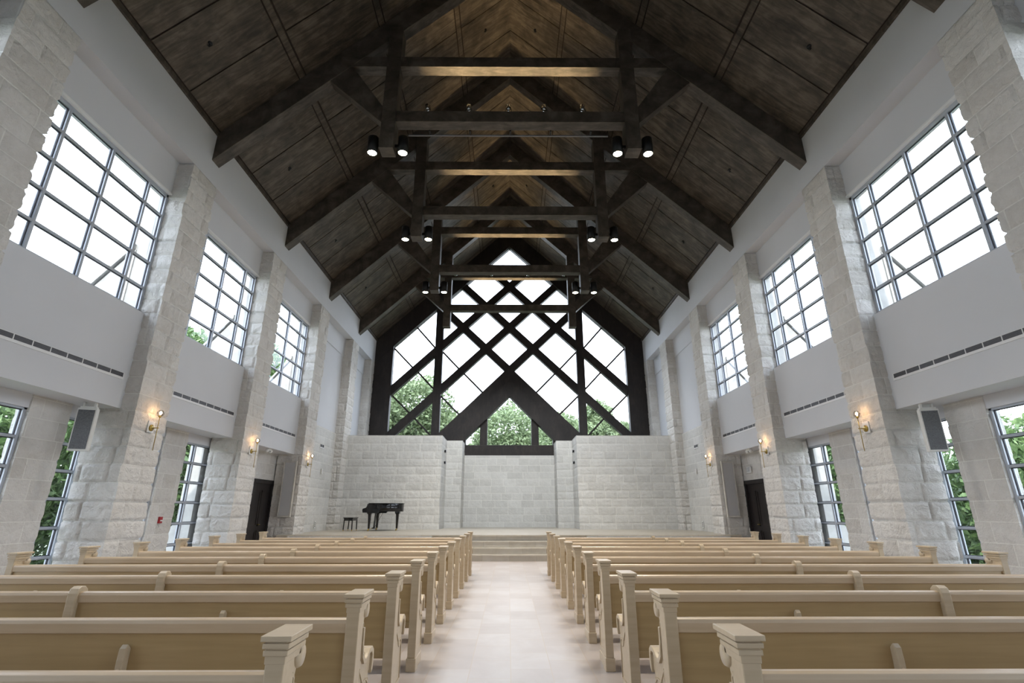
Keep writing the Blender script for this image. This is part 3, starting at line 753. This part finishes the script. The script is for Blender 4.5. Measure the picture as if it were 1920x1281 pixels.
# ------------------------------------------------------------ pews
XI, XO = .92, 5.78
def end_profile():
    pts = [(.0, 0), (.0, .86), (.115, .86), (.16, .875), (.205, .87), (.215, .84), (.20, .80), (.165, .785), (.145, .74), (.145, .66), (.16, .60), (.195, .565), (.24, .555), (.28, .575),
           (.32, .59), (.37, .59), (.405, .565), (.41, .51), (.395, .46), (.365, .45), (.355, .42), (.375, .36), (.375, .0)]
    return pts
def make_pew():
    r = empty('church_pew')
    for xe, s in ((-XI, 1), (-XO, -1)):
        # xe centre of the end; s points outward (away from the seat)
        e = MB(); e.prism(end_profile(), 'x', xe - .026, xe + .026); eo = e.build('pew_end', M['pew_end'], r, .005)
        MB().box(xe - .037, xe + .037, -.004, .105, .11, .87).build('post', M['pew_end'], eo, .005)
        MB().box(xe - .045, xe + .045, -.012, .12, 0, .11).box(xe - .034, xe + .034, .12, .385, 0, .09).build('plinth', M['pew_end'], eo, .005)
        arm = [(.146, .74), (.146, .66), (.16, .60), (.195, .565), (.24, .555), (.28, .575), (.32, .592), (.37, .592), (.408, .567), (.413, .51), (.40, .455), (.375, .44),
               (.378, .49), (.385, .54), (.36, .562), (.32, .562), (.28, .545), (.24, .527), (.185, .537), (.14, .58), (.122, .66), (.124, .74)]
        MB().prism(arm, 'x', xe - .042, xe + .042).build('arm_scroll', M['pew_end'], eo, .004)
        MB().lathe([(0, -.040), (.040, -.040), (.046, -.028), (.046, .028), (.040, .040), (0, .040)], (xe, .175, .83), axis='x', n=18).build('top_scroll', M['pew_end'], eo)
        # raised panel mouldings on both faces
        pm = MB()
        for sgn in (-1, 1):
            X = xe + sgn * .026
            loops = [[(.13, .14), (.345, .14), (.345, .40), (.30, .43), (.22, .43), (.13, .52)], [(.115, .56), (.135, .56), (.135, .76), (.115, .78)]]
            for lp in loops:
                pts = [(X, a, b) for a, b in lp] + [(X, lp[0][0], lp[0][1])]
                for p, q in zip(pts, pts[1:]): pm.bar(p, q, .010, .012, up=(1, 0, 0))
            arc = [(X, .29 + .055 * cos(a), .425 - .05 * sin(a)) for a in np.linspace(0, pi, 9)]
            pm.tube(arc, .006, n=6)
        pm.build('moulding', M['pew_end'], eo)
        cap = MB()
        for a, y0, y1, z0, z1 in ((.060, -.020, .208, .919, .94), (.052, -.014, .192, .893, .913), (.048, -.010, .178, .868, .888), (.040, -.006, .16, .84, .93)):
            cap.box(xe - a, xe + a, y0, y1, z0, z1)
        cap.build('cap', M['pew_end'], eo, .003)
    MB().box(-XO + .03, -XI - .03, .02, .045, .36, .76).build('back_panel', M['pew'], r)
    MB().box(-XO + .03, -XI - .03, .014, .05, .355, .40).build('lower_rail', M['pew'], r, .003)
    t = MB(); t.prism([(.005, .735), (.002, .785), (.008, .803), (.022, .81), (.045, .81), (.06, .803), (.066, .785), (.064, .735)], 'x', -XO + .03, -XI - .03)
    t.build('top_rail', M['pew_rail'], r, .002)
    st_ = MB(); st_.prism([(.045, .415), (.045, .45), (.33, .455), (.40, .45), (.41, .43), (.40, .41), (.33, .41)], 'x', -XO + .03, -XI - .03)
    st_.build('seat', M['pew'], r, .003)
    MB().box(-XO + .03, -XI - .03, .34, .365, .33, .41).build('seat_apron', M['pew'], r)
    MB().box(-XO + .2, -XI - .2, .06, .34, .30, .34).build('seat_bearer', M['pew'], r)
    # centre divider with a rounded top over the rail
    dv = MB(); pr = [(-.012, .50), (-.022, .60), (-.02, .80), (-.008, .832), (.02, .848), (.06, .845), (.09, .82), (.10, .78), (.10, .66), (.14, .60), (.16, .46), (.16, .42), (.36, .40), (.36, 0), (.06, 0), (.02, .36), (.0, .40)]
    dv.prism(pr, 'x', -3.36 - .034, -3.36 + .034); dv.build('divider', M['pew_end'], r, .006)
    for x in (-2.19, -4.53):
        b = MB(); b.prism([(.02, .36), (-.03, .40), (-.034, .60), (-.028, .665), (-.008, .685), (.02, .66)], 'x', x - .018, x + .018); bo = b.build('brace', M['pew_end'], r, .005)
        MB().lathe([(0, -.041), (.008, -.041), (.010, -.030), (.010, -.028)], (x, 0, .56), axis='y', n=10).build('screw_cap', M['pew_rail'], bo)
        MB().box(x - .02, x + .02, .06, .33, 0, .30).build('leg', M['pew_end'], r, .003)
    return r
PO = ['frontmost by the camera', 'second from the camera', 'third from the camera', 'fourth from the camera', 'fifth from the camera', 'sixth from the camera', 'seventh from the camera',
      'eighth from the camera', 'ninth from the camera', 'second from the stage', 'nearest to the stage steps']
pp = make_pew(); f2 = True
for i in range(11):
    for s in (-1, 1):
        o = pp if f2 else copy_tree(pp); f2 = False
        o.location = (0, 2.25 + 1.04 * i, 0)
        if s > 0: o.scale = (-1, 1, 1)
        tag(o, 'pale maple pew %s of the aisle, row %s' % (SIDE[s], PO[i]), 'pew', 'maple pews on both sides of the aisle')

# ------------------------------------------------------------ piano and bench
def piano():
    r = empty('grand_piano', (-5.55, 20.35, ZF), label='black grand piano with closed lid on the left of the stage', cat='piano')
    L = M['lacquer']; r.scale = (.88, 1, 1)
    # plan outline, keyboard at x=0, tail at x=1.62; y away from camera
    out = [(.22, 0)] + [(x, y) for x, y in ((.9, 0.0), (1.0, .02), (1.12, .08), (1.25, .15), (1.4, .2), (1.5, .3), (1.58, .45), (1.6, .62), (1.56, .8), (1.45, .95), (1.3, 1.08), (1.2, 1.3), (.95, 1.44), (.22, 1.46))]
    MB().prism(out, 'z', .70, .985, True).build('rim', L, r, .006)
    lid = [(x + (.02 if x > .3 else -.02), y + (-.02 if y < .5 else .02)) for x, y in out]
    MB().prism(lid, 'z', .985, 1.01).build('lid', L, r, .004)
    for y in (-.014, 1.424):
        c = MB(); c.prism([(.22, .985), (.16, .98), (.14, .90), (.10, .84), (.02, .82), (-.04, .80), (-.05, .74), (-.03, .68), (.22, .66), (.45, .64), (.62, .64), (.68, .70), (.68, .80), (.22, .80)], 'y', y, y + .05)
        c.build('key_cheek', L, r, .006)
    MB().box(-.03, .22, .05, 1.41, .66, .72).build('keybed', L, r, .004)
    MB().box(-.02, .12, .06, 1.40, .72, .745).build('keyboard', M['white_plastic'], r)
    MB().box(.13, .16, .05, 1.41, .72, .96).build('fallboard', L, r, .003)
    MB().box(-.05, -.03, .05, 1.41, .66, .74).build('key_slip', L, r)
    for x, y in ((.26, .12), (.28, 1.3), (1.36, .55)):
        g = MB(); z1 = .70; n = 4
        prof = [(.10, z1), (.10, .64), (.062, .60), (.055, .50), (.036, .10), (.040, .09)]
        for (a, za), (b, zb) in zip(prof, prof[1:]):
            v = [(x - a, y - a, za), (x + a, y - a, za), (x + a, y + a, za), (x - a, y + a, za), (x - b, y - b, zb), (x + b, y - b, zb), (x + b, y + b, zb), (x - b, y + b, zb)]
            g.add(v, [(4, 5, 1, 0), (5, 6, 2, 1), (6, 7, 3, 2), (7, 4, 0, 3)])
        lo = g.build('leg', L, r)
        MB().lathe([(0, .10), (.028, .10), (.028, .05), (0, .05)], (x, y, 0), n=12).lathe([(0, -.015), (.032, -.015), (.032, .015), (0, .015)], (x - .03, y, .032), axis='y', n=14).build('caster', M['gold'], lo)
    ly = MB(); ly.bar((.34, .68, .66), (.30, .68, .10), .05, .03).bar((.34, .82, .66), (.30, .82, .10), .05, .03).box(.24, .36, .62, .88, .07, .11)
    lo = ly.build('pedal_lyre', L, r)
    MB().tube([(.66, .75, .66), (.33, .75, .12)], .008).build('lyre_brace', M['blackmetal'], lo)
    for y in (.68, .75, .82): MB().box(.16, .25, y - .01, y + .01, .065, .08).build('pedal', M['gold'], lo)
    return r
piano()
b = empty('piano_bench', (-6.10, 20.35, ZF), label='black piano bench with slim legs beside the grand piano', cat='bench')
MB().box(-.19, .19, -.0, .72, .46, .49).build('seat', M['lacquer'], b, .008)
MB().box(-.165, .165, .03, .69, .37, .46).build('apron', M['lacquer'], b)
for x in (-.15, .15):
    for y in (.05, .66):
        m = MB(); m.bar((x, y, .40), (x * 1.08, y, .055), .035, .035, up=(0, 1, 0)); lo = m.build('leg', M['lacquer'], b)
        MB().lathe([(0, 0), (.014, .005), (.02, .025), (.014, .05), (0, .06)], (x * 1.08, y, 0), n=12).build('caster', M['gold'], lo)

# ------------------------------------------------------------ outdoors
MB().box(-80, 80, -30, 110, -.6, -.35).build('lawn', M['grass'], kind='structure')
MB().box(-8.3, 8.3, YB - .2, 25.9, -.36, -.21).build('foundation', M['stone_dimmed'], kind='structure')
def tree(name, x, y, base, blobs, label, cat='tree', leaf=.2, n=9000, seed=1, mat='leaf', sc=1.0):
    yr = y; x *= sc; y *= sc; blobs = [(p * sc, q * sc, 1.4 + (z_ - .4 - 1.4) * sc + .4, r_ * sc) for p, q, z_, r_ in blobs]; leaf *= sc ** .5
    rs = np.random.RandomState(seed)
    r = empty(name, (x, y, base), label=label, cat=cat, group='leafy trees outside the windows')
    # trunk and boughs
    t = MB(); top = max(b[2] for b in blobs)
    t.tube([(0, 0, 0), (.1, .05, top * .35), (-.05, 0, top * .75), (0, 0, top)], .22 * max(1, top / 8), n=10, r2=.06)
    for bx_, by_, bz_, br_ in blobs: t.tube([(0, 0, max(.3, bz_ * .35)), (bx_ * .5, by_ * .5, bz_ * .7), (bx_, by_, bz_)], .09, n=7, r2=.03)
    t.build('trunk', M['bark'], r)
    vol = np.array([b[3] ** 2 for b in blobs]); vol = vol / vol.sum()
    which = rs.choice(len(blobs), n, p=vol); B_ = np.array(blobs)[which]
    d = rs.normal(size=(n, 3)); d /= np.linalg.norm(d, axis=1)[:, None]
    rad = B_[:, 3] * (.55 + .5 * rs.rand(n) ** .6)
    lump = 1 + .28 * (vnoise(d * 2.6 + B_[:, :3] * 3 + 20) - .5) * 2
    c = B_[:, :3] + d * (rad * lump)[:, None]
    a = rs.normal(size=(n, 3)); a /= np.linalg.norm(a, axis=1)[:, None]
    bb = np.cross(a, rs.normal(size=(n, 3))); bb /= np.linalg.norm(bb, axis=1)[:, None]
    sz = leaf * (.6 + .8 * rs.rand(n))[:, None]
    V = np.stack([c - a * sz, c + bb * sz * .45, c + a * sz, c - bb * sz * .45], 1).reshape(-1, 3)
    F = np.arange(n * 4).reshape(-1, 4)
    me = bpy.data.meshes.new('foliage'); me.vertices.add(len(V)); me.vertices.foreach_set('co', V.astype(np.float32).ravel())
    me.loops.add(F.size); me.loops.foreach_set('vertex_index', F.astype(np.int32).ravel()); me.polygons.add(len(F)); me.polygons.foreach_set('loop_start', (np.arange(len(F)) * 4).astype(np.int32))
    me.update(calc_edges=True); me.materials.append(M[mat])
    o = bpy.data.objects.new('foliage', me); COL.objects.link(o); o.parent = r
    return r
tree('broadleaf_tree', -7.6, 41, -.4, [(0, 0, 9.6, 2.6), (-2.4, 0, 8.0, 2.5), (1.8, 0, 7.4, 2.4), (2.9, 0, 4.8, 2.2), (-2.5, .5, 3.5, 2.6), (0, 0, 4, 3)], 'tall round-topped tree seen through the left of the gable window', seed=1, n=40000, leaf=.16, mat='leaf_glare', sc=.88)
tree('broadleaf_tree', -.2, 42, -.4, [(0, 0, 7.5, 2.6), (-1.6, 0, 5.3, 2.3), (1.7, 0, 5.6, 2.2), (0, 0, 3.4, 2.8), (-.3, -1, 5, 2.4)], 'leafy tree filling the low inner gable window', seed=2, n=40000, leaf=.16, mat='leaf_glare', sc=1.2)
tree('broadleaf_tree', 4.3, 43, -.4, [(0, 0, 7.7, 1.9), (.9, 0, 6.2, 2.0), (-.8, 0, 5, 2.1)], 'smaller tree left of the right mullion of the gable window', seed=3, n=40000, leaf=.16, mat='leaf_glare', sc=1.5)
tree('broadleaf_tree', 8.0, 42, -.4, [(-.7, 0, 9.3, 1.2), (-.3, 0, 7.3, 1.9), (-1.6, 0, 6.4, 2.1), (1.5, 0, 6.7, 2.0), (0, 0, 4, 2.6)], 'pointed tree in the right pane of the gable window', seed=4, n=40000, leaf=.16, mat='leaf_glare', sc=1.0)
k = 10
for s in (-1, 1):
    sd = SIDE[s]
    tree('broadleaf_tree', s * 15.2, 15.0, -.4, [(0, 0, 3.4 if s < 0 else 2.2, 2.3), (0, 1.5, 2.6 if s < 0 else 1.6, 2.0), (0, -1.6, 2.6 if s < 0 else 1.2, 2.1), (s * .5, 0, 1.2, 2.3)], 'bushy tree outside the %s lower window behind the hanging speaker' % sd, seed=k, n=24000, leaf=.14); k += 1
    hi = [(0, 0, 8.2, 2.0), (0, -1.3, 6.6, 1.9), (0, 1.4, 7.4, 2.0), (0, 0, 5, 2.4)] if s < 0 else [(0, 0, 4.4, 2.0)]
    tree('broadleaf_tree', s * 15.6, 23.2, -.4, hi + [(0, 0, 3.6, 2.4), (0, 1.6, 2.8, 2.2), (0, -1.6, 2.6, 2.2), (0, 0, 1.2, 2.4)], ('tall tree seen through both second windows on the left' if s < 0 else 'bushy tree outside the second right lower window'), seed=k, n=40000 if s < 0 else 24000, leaf=.15); k += 1
tree('broadleaf_tree', -16.5, 32.2, -.4, [(0, 0, 9.8, 2.2), (0, -1.8, 8.2, 2.0), (0, 1.6, 8.4, 2.0), (0, 0, 6, 2.6)], 'tall tree in the third upper left window', seed=k, n=24000, leaf=.17)

# light portals at the openings help sample the sky (they give off no light of their own)
for s in (-1, 1):
    rot = (0, radians(90) * (1 if s > 0 else -1), 0)
    rot = (0, radians(90 if s > 0 else -90), 0)
    portal('upper_window_portal', (s * 7.5, 7.9, 6.5), 2.8, 20.2, rot)
    portal('lower_window_portal', (s * 8.08, 5.9, 1.57), 2.9, 16.0, rot)
portal('gable_portal', (0, GY + .3, 9.5), 12.6, 11.5, (radians(-90), 0, 0))
